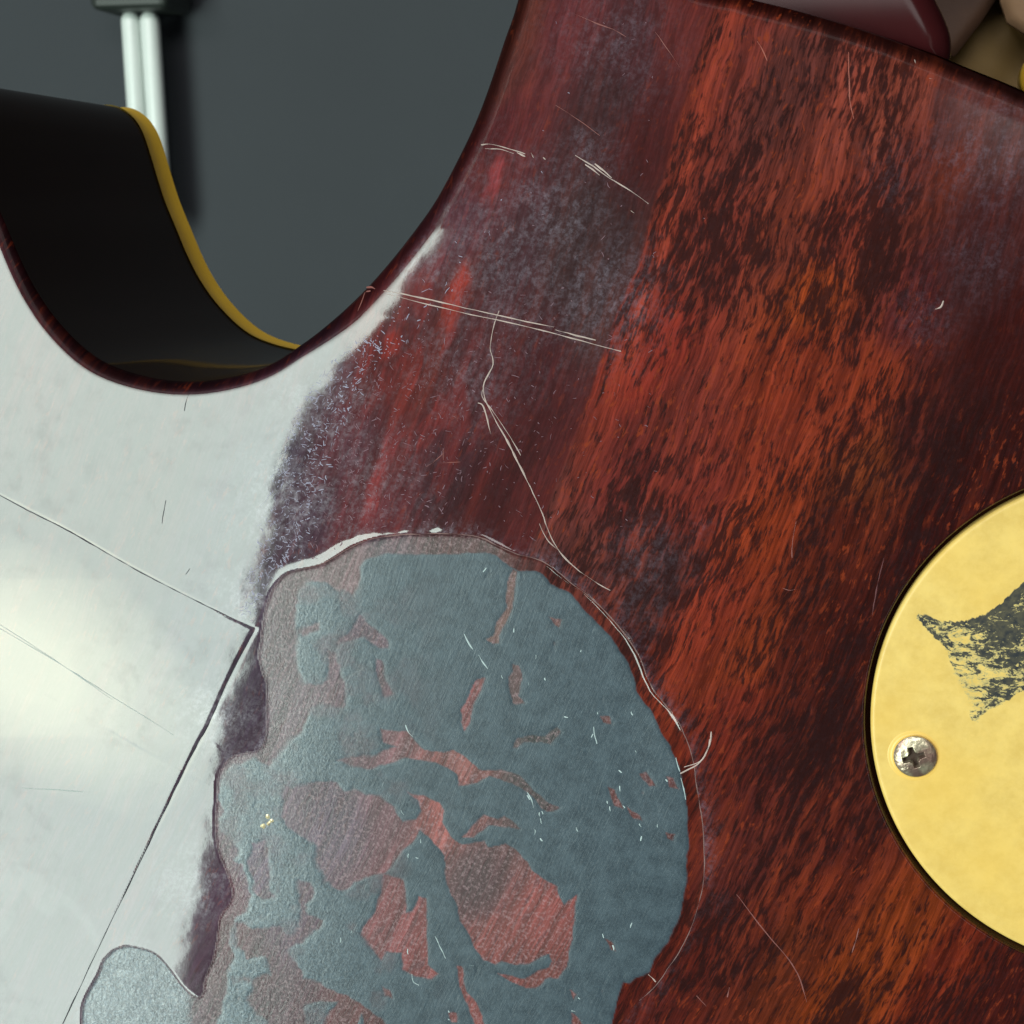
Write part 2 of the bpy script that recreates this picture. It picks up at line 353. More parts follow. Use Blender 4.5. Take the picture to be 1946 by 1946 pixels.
# ------------------------------------------------------------------ the height field of the back
step = 2.6
us = np.concatenate([np.arange(-620, -26, 30), np.arange(-26, 1975, step), np.arange(2000, 2460, 30)])
vs = np.concatenate([np.arange(-420, -26, 30), np.arange(-26, 1975, step), np.arange(2000, 2460, 30)])
U, V = np.meshgrid(us, vs)
sdO, nxO, nyO = sdist(OUT, U, V)
sdH, nxH, nyH = sdist(HOLE, U, V, 60)
ins = (sdO > 0) & (sdH < 0)
f_in = ins[:-1, :-1] | ins[1:, :-1] | ins[:-1, 1:] | ins[1:, 1:]
sdOraw = sdO.copy()
outm = sdO <= 0; U = np.where(outm, nxO, U); V = np.where(outm, nyO, V); sdO = np.maximum(sdO, 0)
hm = sdH >= 0; U = np.where(hm, nxH, U); V = np.where(hm, nyH, V); sdH = np.minimum(sdH, 0)
wa_ = 3.2+5*sstep(760, 600, U); wU = U+fbm(U, V, 30, 3, 3)*wa_; wV = V+fbm(U, V, 30, 9, 3)*wa_
sdW, _, _ = sdist(W, U+fbm(U, V, 30, 5, 2)*1.2, V+fbm(U, V, 30, 6, 2)*1.2, 90)
sdT, _, _ = sdist(T, wU, wV, 20)
hol = np.full(U.shape, -1e3)
for h in H:
    s, _, _ = sdist(h, wU, wV, 16); hol = np.maximum(hol, s)
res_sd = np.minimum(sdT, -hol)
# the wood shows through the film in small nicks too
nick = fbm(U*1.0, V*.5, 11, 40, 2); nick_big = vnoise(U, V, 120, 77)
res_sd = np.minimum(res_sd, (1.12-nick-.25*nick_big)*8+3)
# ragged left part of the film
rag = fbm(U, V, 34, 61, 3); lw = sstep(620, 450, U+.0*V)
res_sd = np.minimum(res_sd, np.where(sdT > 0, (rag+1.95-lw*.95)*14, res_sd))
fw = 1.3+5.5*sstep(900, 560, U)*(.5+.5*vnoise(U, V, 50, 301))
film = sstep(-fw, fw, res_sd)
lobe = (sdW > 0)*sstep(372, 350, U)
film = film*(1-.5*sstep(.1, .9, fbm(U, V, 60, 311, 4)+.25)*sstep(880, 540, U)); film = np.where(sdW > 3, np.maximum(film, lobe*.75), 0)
worn = sstep(-1.2, 1.6, sdW)
hh = np.zeros(U.shape)
def rim_r(u): return 26+16*sstep(560, 700, u)
r0 = rim_r(U)
d = np.clip(sdO, 0, r0); hh -= r0-np.sqrt(np.maximum(r0*r0-(r0-d)**2, 0))
# wider roll-off towards the upper right rim
tr = sstep(1620, 1830, U)*sstep(800, 400, V)
hh -= tr*17*np.clip(1-sdO/270, 0, 1)**2
d = np.clip(-sdH, 0, 7); hh -= 7-np.sqrt(np.maximum(49-(7-d)**2, 0))
# rim next to the cutaway leans over a little
ctrl = np.array([(300, 1000), (380, 878), (430, 832), (500, 786), (550, 753), (600, 716), (650, 661), (690, 619), (710, 604), (750, 575), (800, 545), (900, 512), (1000, 490), (1100, 463), (1270, 428), (1400, 401), (1550, 386), (1700, 364), (1850, 341), (1960, 326), (2460, 240)], float)
cx = np.interp(V, ctrl[:, 0], ctrl[:, 1])
lx = 560+(V-780)*(330-560)/(1946-780)
lx = np.maximum(lx, -1e9)
sl = (cx-lx)/6800*sstep(385, 435, V)*np.exp(-np.clip((U-cx)/150, 0, 9)**2)
du = np.diff(us, prepend=us[0])[None, :]
cum = np.cumsum((sl*du)[:, ::-1], axis=1)[:, ::-1]
hh -= cum
# waviness of hand rubbed lacquer
lac = (1-worn)
hh += .060*vnoise(U, V, 46, 21)+(.012*vnoise(U, V, 24, 22)+.0035*vnoise(U, V, 11, 24))*(.25+1.4*np.exp(-((U-cx)/40)**2)*sstep(600, 760, V))
# flaked area: sunk, with a lifted lip
rs = np.maximum(sstep(1180, 1300, U), sstep(1450, 1750, V)*sstep(850, 1200, U)); ls = sstep(860, 450, U)
hh -= (2.6-2.2*rs-1.5*ls)*sstep(-2.5, 4.5+5*rs, sdW)
lipn = (.7+.5*vnoise(U, V, 90, 31))*(.02+(.95+1.3*sstep(800, 900, U))*sstep(500, 640, U)*(1-.86*sstep(1250, 1480, V))*(1-.9*sstep(1640, 1760, V)*(U > 900)))
hh += np.where(sdW < 0, 3.3*lipn*np.exp(sdW/11.0), 3.3*lipn*np.exp(-sdW/(3.0+5*rs)))
hh += .30*film*sstep(0, 6, res_sd)
hh += np.where(sdW > 0, (.05*vnoise(U, V, 12, 51)+.22*vnoise(U, V, 60, 52))*(.4+.8*sstep(760, 520, U)), 0)
da, sa = ldist(CRACK_A, U, V); db, sb = ldist(CRACK_B, U, V)
hh += -.16*np.exp(-(da/3.5)**2)-.16*np.exp(-(db/3.5)**2)+np.where(sa > 0, .06, 0)*np.exp(-da/20)
facing_left = (sb > 0)
hh += np.where(facing_left, 1, 0)*.08*np.exp(-db/16)

pw_ = plan(U, V); Z = hh*PX
X = pw_[..., 0]; Y = pw_[..., 1]
# smooth normals from the field
def grad_normals(X, Y, Z):
    dXi = np.gradient(X, axis=1); dYi = np.gradient(Y, axis=1); dZi = np.gradient(Z, axis=1)
    dXj = np.gradient(X, axis=0); dYj = np.gradient(Y, axis=0); dZj = np.gradient(Z, axis=0)
    n = np.cross(np.stack([dXi, dYi, dZi], -1), np.stack([dXj, dYj, dZj], -1))
    n *= np.sign(n[..., 2:3]+1e-20); L = np.linalg.norm(n, axis=-1, keepdims=True)
    n = n/np.maximum(L, 1e-20); bad = (L[..., 0] < 1e-16); n[bad] = (0, 0, 1); return n

# wood colours
LEFT = [(980, 50, 105, 48, 40), (940, 160, 98, 46, 42), (1080, 40, 104, 42, 46), (1200, 100, 84, 38, 42), (1300, 40, 104, 40, 38), (1150, 200, 74, 38, 40), (1230, 250, 82, 30, 30), (930, 330, 98, 40, 42),
  (950, 250, 96, 34, 38), (960, 500, 78, 42, 48), (1100, 450, 66, 40, 40), (1150, 550, 68, 42, 42), (870, 560, 92, 40, 40), (900, 640, 84, 38, 42), (760, 620, 92, 38, 42), (720, 700, 108, 34, 34), (800, 700, 104, 34, 30),
  (1000, 700, 76, 30, 34), (1000, 850, 76, 28, 30), (850, 900, 70, 32, 38), (740, 900, 96, 38, 42), (650, 850, 92, 42, 54), (560, 1000, 72, 44, 62), (700, 980, 102, 36, 44), (520, 900, 64, 42, 62), (460, 1150, 64, 42, 64), (620, 720, 78, 44, 60),
  (930, 960, 78, 26, 28), (1000, 960, 92, 34, 34), (780, 520, 110, 44, 50), (200, 1000, 70, 34, 40), (430, 1350, 66, 46, 66), (390, 1750, 78, 50, 70), (820, 460, 96, 46, 56), (880, 420, 92, 48, 58)]
RIGHT = [(1400, 100, 118, 46, 38), (1500, 150, 104, 48, 42), (1600, 200, 132, 56, 44), (1700, 180, 132, 58, 44), (1800, 250, 104, 52, 48), (1900, 300, 92, 46, 42), (1300, 250, 128, 48, 36), (1500, 450, 116, 46, 32), (1350, 500, 126, 46, 34),
  (1600, 450, 130, 48, 34), (1750, 300, 108, 44, 36), (1800, 310, 118, 46, 30), (1880, 400, 80, 32, 30), (1850, 500, 72, 32, 32), (1740, 580, 84, 30, 30), (1900, 650, 66, 18, 14), (1500, 700, 140, 48, 24), (1250, 650, 142, 44, 30), (1300, 800, 118, 42, 32), (1450, 850, 134, 46, 26),
  (1550, 550, 150, 58, 18), (1650, 750, 128, 44, 22), (1750, 800, 72, 24, 20), (1850, 850, 58, 15, 10), (1200, 900, 112, 38, 32), (1330, 950, 132, 46, 34), (1450, 1000, 148, 52, 20), (1600, 1000, 92, 30, 16), (1640, 900, 120, 50, 22), (1250, 1100, 92, 40, 34), (1350, 1150, 138, 46, 26), (1440, 1250, 132, 48, 18),
  (1500, 1250, 98, 32, 18), (1400, 1350, 118, 38, 24), (1550, 1400, 64, 20, 14), (1450, 1500, 84, 28, 22), (1600, 1600, 84, 28, 20), (1400, 1650, 88, 32, 26), (1500, 1800, 98, 38, 18), (1700, 1800, 134, 52, 14), (1800, 1850, 110, 34, 16),
  (1600, 1900, 128, 50, 12), (1300, 1850, 92, 28, 18), (1900, 1900, 70, 20, 14), (1250, 1920, 98, 32, 24), (1600, 1200, 70, 20, 12), (1640, 1550, 96, 34, 22), (1780, 1000, 58, 14, 10), (1560, 1700, 110, 38, 20), (1420, 1800, 96, 34, 22), (1080, 1090, 96, 44, 40), (1000, 1040, 100, 52, 50)]
BARE = [(550, 1300, 116, 92, 96), (640, 1250, 112, 76, 86), (660, 1090, 130, 94, 92), (630, 1570, 104, 78, 90), (760, 1540, 122, 72, 78), (820, 1550, 176, 80, 74), (880, 1470, 150, 78, 74), (900, 1680, 96, 62, 68), (1030, 1760, 160, 64, 60),
  (950, 1800, 146, 58, 54), (1040, 1860, 130, 56, 50), (760, 1760, 152, 66, 66), (790, 1820, 150, 58, 56), (490, 1650, 100, 74, 90), (560, 1760, 96, 64, 78), (500, 1880, 94, 62, 68), (700, 1920, 112, 52, 50), (950, 1170, 118, 80, 74),
  (900, 1340, 150, 70, 72), (980, 1300, 108, 76, 78), (1030, 1400, 72, 70, 72), (430, 1700, 104, 46, 60), (425, 1780, 92, 40, 50), (1180, 1230, 100, 42, 34), (1090, 1110, 110, 58, 52), (850, 1035, 88, 50, 52), (740, 1035, 110, 82, 88),
  (1290, 1400, 122, 36, 24), (1320, 1550, 110, 32, 22), (1300, 1760, 76, 26, 20), (1200, 1900, 88, 26, 16), (1000, 1500, 84, 70, 72), (1230, 1480, 120, 60, 58), (250, 1880, 96, 84, 92), (690, 1200, 100, 68, 82)]
a_ = U+.27*V+.00006*V*V
a_ = a_+5*vnoise(U, V, 90, 201)+2.2*vnoise(U, V, 34, 202)
left = idw(LEFT, U, V, True, 2.2, 1.0); right = idw(RIGHT, U, V, True, 2.2, 1.0)
seam = sstep(-4, 4, a_-1358+3*vnoise(V, U, 60, 91))
col = left*(1-seam[..., None])+right*seam[..., None]
stripe = np.exp(-((a_-1392)/30)**2)*sstep(1050, 950, V)
col = col*(1-.5*stripe[..., None])+.5*stripe[..., None]*lin((152, 54, 34))
bare = idw(BARE, U, V, False, 2.0, .8)
rimstrip = sstep(880, 1050, U)*sstep(6, -2, sdT)
bmix = (sdW > 0)*(1-rimstrip)
lf = sstep(860, 700, U)[..., None]; bare = bare*(1+lf*(np.array([-.10, -.04, .16])))
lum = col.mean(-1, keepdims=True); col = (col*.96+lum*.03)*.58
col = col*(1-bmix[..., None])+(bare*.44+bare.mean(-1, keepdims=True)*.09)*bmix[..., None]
# milky scratched places, plus painted sheen by the window reflection and upper right rim
blobs = [(980, 500, 190, .5), (1120, 290, 60, .5), (1150, 560, 110, .7), (1040, 420, 120, .6), (870, 680, 120, .35), (620, 780, 90, .75), (560, 960, 100, .9), (480, 1130, 60, .9), (420, 1360, 70, .9), (390, 1680, 80, .8),
         (1865, 490, 90, .5), (1765, 600, 65, .5), (1330, 1000, 26, .5), (700, 920, 120, .5), (1180, 80, 130, .35), (800, 500, 60, .6), (1300, 1690, 40, .2), (1360, 1720, 40, .2), (1220, 1150, 70, .35), (1250, 1070, 90, .4), (900, 720, 100, .45),
         (660, 1000, 120, .45), (1700, 330, 70, .35), (1880, 290, 110, .9)]
haze_sheen = np.zeros(U.shape)
mott = sstep(.15, .55, fbm(a_, V*.28, 26, 131, 3)+.15)*np.exp(-(((U-800)/150)**2+((V-700)/260)**2))
col = col*(1-.42*mott[..., None])+.42*mott[..., None]*lin((116, 34, 30))
for (bu, bv, ba, bl_, cc_) in [(872, 548, 13, 42, (150, 40, 22)), (850, 600, 12, 30, (120, 34, 24)), (940, 340, 12, 40, (130, 48, 52)), (745, 655, 16, 26, (140, 36, 22)), (765, 760, 14, 60, (120, 40, 34)), (725, 900, 16, 90, (128, 42, 42))]:
    ab = bu+.27*bv+.00006*bv*bv
    g_ = np.exp(-(((a_-ab+5*vnoise(U, V, 22, 44))/ba)**4+((V-bv+9*vnoise(U, V, 18, 45))/bl_)**4))*.6*(sdW < 0)
    col = col*(1-g_[..., None])+g_[..., None]*lin(cc_)
rimd = 1-.8*sstep(rim_r(U)*1.1, rim_r(U)*.35, sdO); col = col*rimd[..., None]  # rim darkened in the colour: side stain plus its dark reflection
for (bx, by, br, bs) in blobs: haze_sheen = np.maximum(haze_sheen, bs*np.exp(-(((U-bx)/br)**2+((V-by)/br)**2)))
haze_sheen = haze_sheen*(1-.45*sstep(1180, 1300, U)); haze_sheen = np.maximum(haze_sheen, .03)
lipf = np.where(sdW < 0, np.exp(sdW/14.0), 0)*(.5+.5*vnoise(U, V, 70, 35)); haze_sheen = np.maximum(haze_sheen, np.clip(lipf*1.3, 0, 1)*.9)  # pale highlight along the lacquer lip, painted into the haze
haze_sheen *= (1-worn)*sstep(14, 40, sdO)
fleck = seam*(.35+.65*sstep(1, 0, np.clip((U-1690)/150, 0, 1)*sstep(950, 600, V)))
fleck = np.maximum(fleck, .34); fleck = np.where(sdW > 0, .2, fleck)
sheen_mask = np.where(sdW > 0, sstep(820, 420, U)+.9*lobe, np.exp(-(((U-1930)/190)**2+((V-260)/170)**2)))
up_ = 1+.75*sstep(450, 380, V)*(U < 1150)+.5*sstep(1150, 1250, U)*sstep(700, 600, V)
rimc = .04+.96*sstep(rim_r(U)*.75*up_, rim_r(U)*1.1*up_, sdO)
REFL_POLY = smooth_poly([(-20, 1615), (15, 1622), (45, 1645), (62, 1662), (82, 1662), (110, 1690), (140, 1712), (170, 1745), (192, 1795), (176, 1792), (152, 1748), (118, 1722), (95, 1740), (70, 1728), (52, 1700), (40, 1690), (28, 1735), (12, 1772), (-20, 1785)], 3)
sm_, _, _ = sdist(REFL_POLY, U+2*vnoise(U, V, 14, 3), V+2*vnoise(U, V, 14, 4), 20); refl_shape = sstep(-3, 3, sm_)  # reflected shape at the lower left, put into the coat weight
wornsh = worn*(1-rimstrip)
fleck = np.where(sdW > 0, np.maximum(.2, .9*rimstrip), fleck)
ATT = dict(wood=col, mask=np.stack([film, wornsh, haze_sheen], -1), mask2=np.stack([fleck, refl_shape, sheen_mask], -1),
           grain=np.stack([a_/1000, V/1000, np.zeros_like(U)], -1), rim=np.stack([rimc]*3, -1))
NRM = grad_normals(X, Y, Z)
# at the very edge lean the normals outward so the lacquer rolls into the side
nv = X.shape; idx = np.arange(X.size).reshape(nv)
quads = np.stack([idx[:-1, :-1], idx[1:, :-1], idx[1:, 1:], idx[:-1, 1:]], -1)
cf = lambda A: (A[:-1, :-1]+A[1:, :-1]+A[:-1, 1:]+A[1:, 1:])/4
cW = cf(sdW); cR = cf(np.where(sdW > 3, np.maximum(res_sd, lobe*5), -50))
VX = np.stack([X, Y, Z], -1).reshape(-1, 3); VN = NRM.reshape(-1, 3)

guitar = empty('electric_guitar', tuple(plan(973., 973.)))
tag(guitar, 'worn dark red mahogany electric guitar lying face down, seen close from behind at its cutaway', 'guitar')
guitar_loc = np.array(guitar.location)
def part(name, selq, **kw):
    q = quads[selq]
    used = np.unique(q); remap = np.zeros(X.size, np.int64); remap[used] = np.arange(len(used))
    at = {k: v.reshape(-1, v.shape[-1])[used] for k, v in ATT.items()}
    o = mesh_np(name, VX[used], remap[q][:, ::-1] if False else remap[q], M_WOOD, guitar, True, at, VN[used])
    o.matrix_parent_inverse = guitar.matrix_world.inverted() if False else Matrix.Translation(-Vector(guitar.location))
    return o
def under(o, parent=None):
    o.parent = parent or guitar
    o.matrix_parent_inverse = Matrix.Translation(-Vector(guitar.location)) if (parent is None) else Matrix.Identity(4)
    return o
back = part('body_back', f_in & (cW <= 0))
tag(back, 'glossy scratched red brown back of the body')
bw = part('bare_wood', f_in & (cW > 0) & (cR <= 0)); tag(bw, 'dull reddish wood bared where the lacquer has flaked off')
fm = part('sheen_film', f_in & (cW > 0) & (cR > 0)); tag(fm, 'smooth film inside the flaked area, grey green reflection put into its colour')

# ------------------------------------------------------------------ sides of the body
M_SIDE = plain('dark_cherry_side', (30, 13, 6), .35, spec=.05, coat=.3, coat_r=.06, var=.3, vscale=60)
M_BIND = plain('amber_binding', (252, 204, 66), .4, coat=.4, coat_r=.2, var=.08, vscale=300)
M_DARK = plain('dark_cavity', (24, 14, 8), .6)
def wall_strip(name, line, z0, z1, mat, n=6, bulge=0.0, parent=None, outset=0.0):
    P = plan(line[:, 0], line[:, 1])[:, :2]
    tan = np.gradient(P, axis=0); nr = np.stack([tan[:, 1], -tan[:, 0]], -1); nr /= np.linalg.norm(nr, axis=1, keepdims=True)
    vs_ = []; fs = []
    for k in range(n+1):
        t = k/n; z = (np.asarray(z0)+(z1-np.asarray(z0))*t)*np.ones(len(P)); off = outset+bulge*math.sin(math.pi*t)
        vs_.append(np.c_[P+nr*off, z])
    m = len(P); vs_ = np.concatenate(vs_)
    for k in range(n):
        a = np.arange(m-1)+k*m; fs.append(np.stack([a, a+1, a+1+m, a+m], -1))
    return under(mesh_np(name, vs_, np.concatenate(fs), mat, None))
OL = OUT[:-2]
OLd = smooth_poly(OL[:], 2, False)
TH = 0.060
zr = -rim_r(OLd[:, 0])*PX
BEV = 0.0015
side = wall_strip('body_side', OLd, zr, -TH+.0058, M_SIDE, 8); tag(side, 'near black glossy side wall of the cutaway')
seg = OLd[(OLd[:, 0] < 1011)]
bd = wall_strip('binding', seg, -TH+.0058, -TH, M_BIND, 8, bulge=.0006, outset=-.0002); tag(bd, 'amber yellow binding strip along the front edge')
# front face so that the body is closed
Pf = plan(OUT[:, 0], OUT[:, 1], 0)[:, :2]
fr = mesh_np('front_face', np.c_[Pf, np.full(len(Pf), -TH)], [list(range(len(Pf)))[::-1]], M_SIDE, None, False); under(fr)

# ------------------------------------------------------------------ round cover plate in its recess
def polar_disc(name, cxw, cyw, rr, zf, mat, attrs=None, nth=200, parent=None):
    th = np.linspace(0, 2*math.pi, nth+1)[:-1]
    vs_ = []; 
    for r in rr: vs_.append(np.stack([cxw+r*np.cos(th), cyw+r*np.sin(th), np.full(nth, zf(r))], -1))
    vs_ = np.concatenate(vs_); fs = []
    for k in range(len(rr)-1):
        a = np.arange(nth)+k*nth; b = (np.arange(nth)+1) % nth+k*nth
        fs.append(np.stack([a, a+nth, b+nth, b], -1))
    return vs_, np.concatenate(fs)
def plate_material():
    t = NT('ivory_plastic')
    P = t.n('ShaderNodeTexCoord').outputs['Object']
    _, ink, dens, _ = t.attr('ink')
    n1 = t.noise(P, 300, 5, .7); n2 = t.noise(P, 1400, 3, .6); n3 = t.noise(P, 60, 3, .5)
    c = t.mix(t.ramp(n1, .3, .7), tuple(lin((201, 168, 90))), tuple(lin((218, 186, 106))))
    c = t.mix(t.ramp(n2, .35, .7, 0, .35), c, tuple(lin((212, 182, 108))))
    c = t.mix(t.ramp(n3, .4, .75, 0, .5), c, tuple(lin((218, 177, 82))))
    i1 = t.noise(P, 400, 5, .72, (1.0, 1.9, 1), 1.6); i2 = t.noise(P, 1500, 4, .7, (1, 1.6, 1), 1.2)
    s = t.math('ADD', t.math('MULTIPLY', i1, .6), t.math('MULTIPLY', i2, .4))
    s = t.math('ADD', s, t.math('MULTIPLY', dens, .09))
    edge = t.math('MULTIPLY', t.ramp(ink, .02, .2), 1.0)
    m = t.math('MULTIPLY', t.ramp(s, .495, .54), edge)
    grime = t.math('MULTIPLY', t.ramp(s, .42, .51, 0, .8), edge)
    c = t.mix(grime, c, tuple(lin((168, 158, 112))))
    c = t.mix(t.math('MULTIPLY', m, t.ramp(n2, .3, .7, .88, 1.0)), c, tuple(lin((38, 41, 46))))
    t.set(t.b.inputs['Base Color'], c); t.b.inputs['Roughness'].default_value = .42; t.b.inputs['Specular IOR Level'].default_value = .35
    t.set(t.b.inputs['Normal'], t.bump(t.noise(P, 900, 4, .6), .25, 1.2e-5))
    return t.m
M_PLATE = plate_material()
zt = -0.00018
rr = list(np.concatenate([np.linspace(.0003, CR-.0010, 150), CR-.0010+.0010*np.sin(np.linspace(0, math.pi/2, 10)[1:]), [CR, CR]]))
bev = .0005
def zplate(r):
    e = r-(CR-bev)
    return zt if e <= 0 else zt-(bev-math.sqrt(max(bev*bev-e*e, 0)))
vs_, fs_ = polar_disc('p', CX, CY, rr[:-2], zplate, None, nth=420)
n0 = len(vs_); last = vs_[-420:].copy(); last[:, 2] = -.0022; vs_ = np.concatenate([vs_, last])
a = np.arange(420)+n0-420; b = (np.arange(420)+1) % 420+n0-420; fs_ = np.concatenate([fs_, np.stack([a, a+420, b+420, b], -1)])
c0 = np.array([[CX, CY, zt]])
pxy = unplan(vs_)
STAR = smooth_poly([(1742, 1172), (1760, 1174), (1790, 1184), (1830, 1184), (1862, 1175), (1905, 1148), (1946, 1108), (2010, 1050), (2080, 990), (2085, 1100), (2130, 1200), (2190, 1260), (2090, 1300), (2020, 1330), (1946, 1312), (1905, 1335), (1872, 1350), (1852, 1372), (1842, 1345), (1840, 1322), (1818, 1288), (1806, 1248), (1790, 1222), (1768, 1198)], 3)
si, _, _ = sdist(STAR, pxy[:, 0]+2.5*vnoise(pxy[:, 0], pxy[:, 1], 9, 3), pxy[:, 1]+2.5*vnoise(pxy[:, 0], pxy[:, 1], 9, 4))
ink = sstep(-3, 3, si); dens = .35*vnoise(pxy[:, 0], pxy[:, 1], 40, 8)+1.0*sstep(1760, 1930, pxy[:, 0]-(pxy[:, 1]-1240)*.7)-.25+.8*np.exp(-(si/5)**2)*sstep(1260, 1200, pxy[:, 1])-.1*sstep(1290, 1340, pxy[:, 1])
plate = under(mesh_np('cover_plate', vs_, fs_[:, ::-1], M_PLATE, None, True, dict(ink=np.stack([ink, dens, 0*ink], -1))))
tag(plate, 'round ivory yellow plastic cover plate with a worn black star print')
# recess wall and floor
vs_, fs_ = polar_disc('r', CX, CY, [RH, RH, CR-.004], lambda r: -.0024, None, nth=420); vs_[:420, 2] = -7*PX
rc = under(mesh_np('recess', vs_, fs_, plain('recess_lacquer', (52, 26, 12), .3, coat=1, coat_r=.08), None)); tag(rc, 'dark lacquered recess round the cover plate')

# screw: domed head with a cross slot
def screw():
    c = plan(1739., 1437.); R = 39*PX; n = 130
    g = np.linspace(-1, 1, n); gx, gy = np.meshgrid(g, g)
    rad = np.hypot(gx, gy); k = np.where(rad > 1, 1/np.maximum(rad, 1e-9), 1); gx = gx*k; gy = gy*k; rad = np.minimum(rad, 1)
    z = .36*(np.sqrt(1-(rad*.92)**2)-math.sqrt(1-.92**2))
    a = math.radians(21)
    x = gx*math.cos(a)+gy*math.sin(a); y = -gx*math.sin(a)+gy*math.cos(a)
    x = x+.06; y = y-.01
    def arm(x, y, L, w): return np.minimum(sstep(w+.05, w-.04, np.abs(y)+.06*np.abs(x)), sstep(L+.05, L-.05, np.abs(x)))
    m = np.maximum(arm(x, y, .50, .125), arm(y, x, .48, .125)); m = np.maximum(m, sstep(.30, .18, np.hypot(x, y)))
    z = z-m*(.34-.10*np.clip(rad, 0, 1))+.012*fbm(gx*100, gy*100, 22, 71, 3)
    gx2 = c[0]+gx*R; gy2 = c[1]+gy*R; Zs = zt+z*R+.00036
    id_ = np.arange(n*n).reshape(n, n)
    q = np.stack([id_[:-1, :-1], id_[:-1, 1:], id_[1:, 1:], id_[1:, :-1]], -1).reshape(-1, 4)
    t = NT('tarnished_steel'); P = t.n('ShaderNodeTexCoord').outputs['Object']
    _, mm, _, _ = t.attr('slot')
    nz = t.noise(P, 900, 4, .6); nb = t.noise(P, 350, 3, .6)
    cc = t.mix(t.ramp(nb, .4, .6), tuple(lin((196, 188, 160))), tuple(lin((150, 124, 112))))
    cc = t.mix(t.ramp(nz, .55, .75, 0, .5), cc, tuple(lin((96, 78, 60))))
    cc = t.mix(mm, cc, tuple(lin((52, 34, 20))))
    t.set(t.b.inputs['Base Color'], cc); t.set(t.b.inputs['Metallic'], t.math('MULTIPLY', t.math('SUBTRACT', 1.0, mm), .75))
    t.set(t.b.inputs['Roughness'], t.math('ADD', .33, t.math('MULTIPLY', mm, .4)))
    o = mesh_np('screw', np.stack([gx2, gy2, Zs], -1).reshape(-1, 3), q, t.m, plate, True, dict(slot=np.stack([m.ravel()]*3, -1)))
    tag(o, 'round cross slot screw, tarnished')
    # countersunk ring pressed in the plastic
    rr = [R*1.0, R*1.02, R*1.12, R*1.25]; zz = {0: zt+.00036, 1: zt+.00004, 2: zt+.00008, 3: zt-.00002}
    th_ = np.linspace(0, 2*math.pi, 65)[:-1]; vv = []
    for k, r in enumerate(rr): vv.append(np.stack([c[0]-R*.06*(k > 0)+r*np.cos(th_), c[1]+r*np.sin(th_), np.full(64, zz[k])], -1))
    vv = np.concatenate(vv); ff = []
    for k in range(3):
        a2 = np.arange(64)+k*64; b2 = (np.arange(64)+1) % 64+k*64; ff.append(np.stack([a2, a2+64, b2+64, b2], -1))
    o2 = mesh_np('screw_seat', vv, np.concatenate(ff), plain('worn_ivory', (222, 182, 92), .4), plate)
screw()

# ------------------------------------------------------------------ neck heel beyond the upper right rim
def px_patch(name, poly, stepx, hfun, z0, depth, mat, parent=None, noground=False):
    P = np.asarray(poly, float)
    u = np.arange(P[:, 0].min()-stepx, P[:, 0].max()+2*stepx, stepx); v = np.arange(P[:, 1].min()-stepx, P[:, 1].max()+2*stepx, stepx)
    A, B = np.meshgrid(u, v); s, nx, ny = sdist(P, A, B); i_ = s > 0
    f = i_[:-1, :-1] | i_[1:, :-1] | i_[:-1, 1:] | i_[1:, 1:]
    A = np.where(i_, A, nx); B = np.where(i_, B, ny); s = np.maximum(s, 0)
    h = hfun(A, B, s)*PX
    p = plan(A, B, z0); id_ = np.arange(A.size).reshape(A.shape)
    q = np.stack([id_[:-1, :-1], id_[1:, :-1], id_[1:, 1:], id_[:-1, 1:]], -1)[f]
    vv = np.stack([p[..., 0], p[..., 1], z0+h], -1).reshape(-1, 3)
    used = np.unique(q); rm = np.zeros(A.size, np.int64); rm[used] = np.arange(len(used)); vv = vv[used]; q = rm[q]
    n = len(vv)
    pp = plan(P[:, 0], P[:, 1], z0)[:, :2]; hb = hfun(P[:, 0], P[:, 1], np.zeros(len(P)))*PX
    ring = np.concatenate([np.c_[pp, z0+hb], np.c_[pp, np.full(len(P), z0-depth)]]); m = len(P)
    k = np.arange(m); k2 = (k+1) % m
    q2 = np.stack([k, k2, k2+m, k+m], -1)+n
    return mesh_np(name, np.concatenate([vv, ring]), np.concatenate([q, q2]), mat, parent)
HEEL = smooth_poly([(1340, -200), (1370, 40), (1500, 80), (1600, 105), (1700, 128), (1760, 134), (1796, 126), (1808, 104), (1808, 66), (1798, 34), (1782, 0), (1762, -40), (1740, -90), (1720, -200)], 5)
def hheel(A, B, s):
    b_ = 46*sstep(1560, 1720, A)+12
    t = np.clip(s/b_, 0, 1)
    return .01*(B-110)-.00045*(110-B)**2-(b_*.75)*(1-np.sqrt(np.maximum(1-(1-t)**2, 0)))
heel = under(px_patch('neck_heel', HEEL, 3, hheel, -.0034, .03, plain('heel_lacquer', (50, 16, 18), .3, spec=.0, coat=.26, coat_r=.16, var=.25, vscale=120)))
tag(heel, 'rounded dark red neck heel ending in a pointed corner')

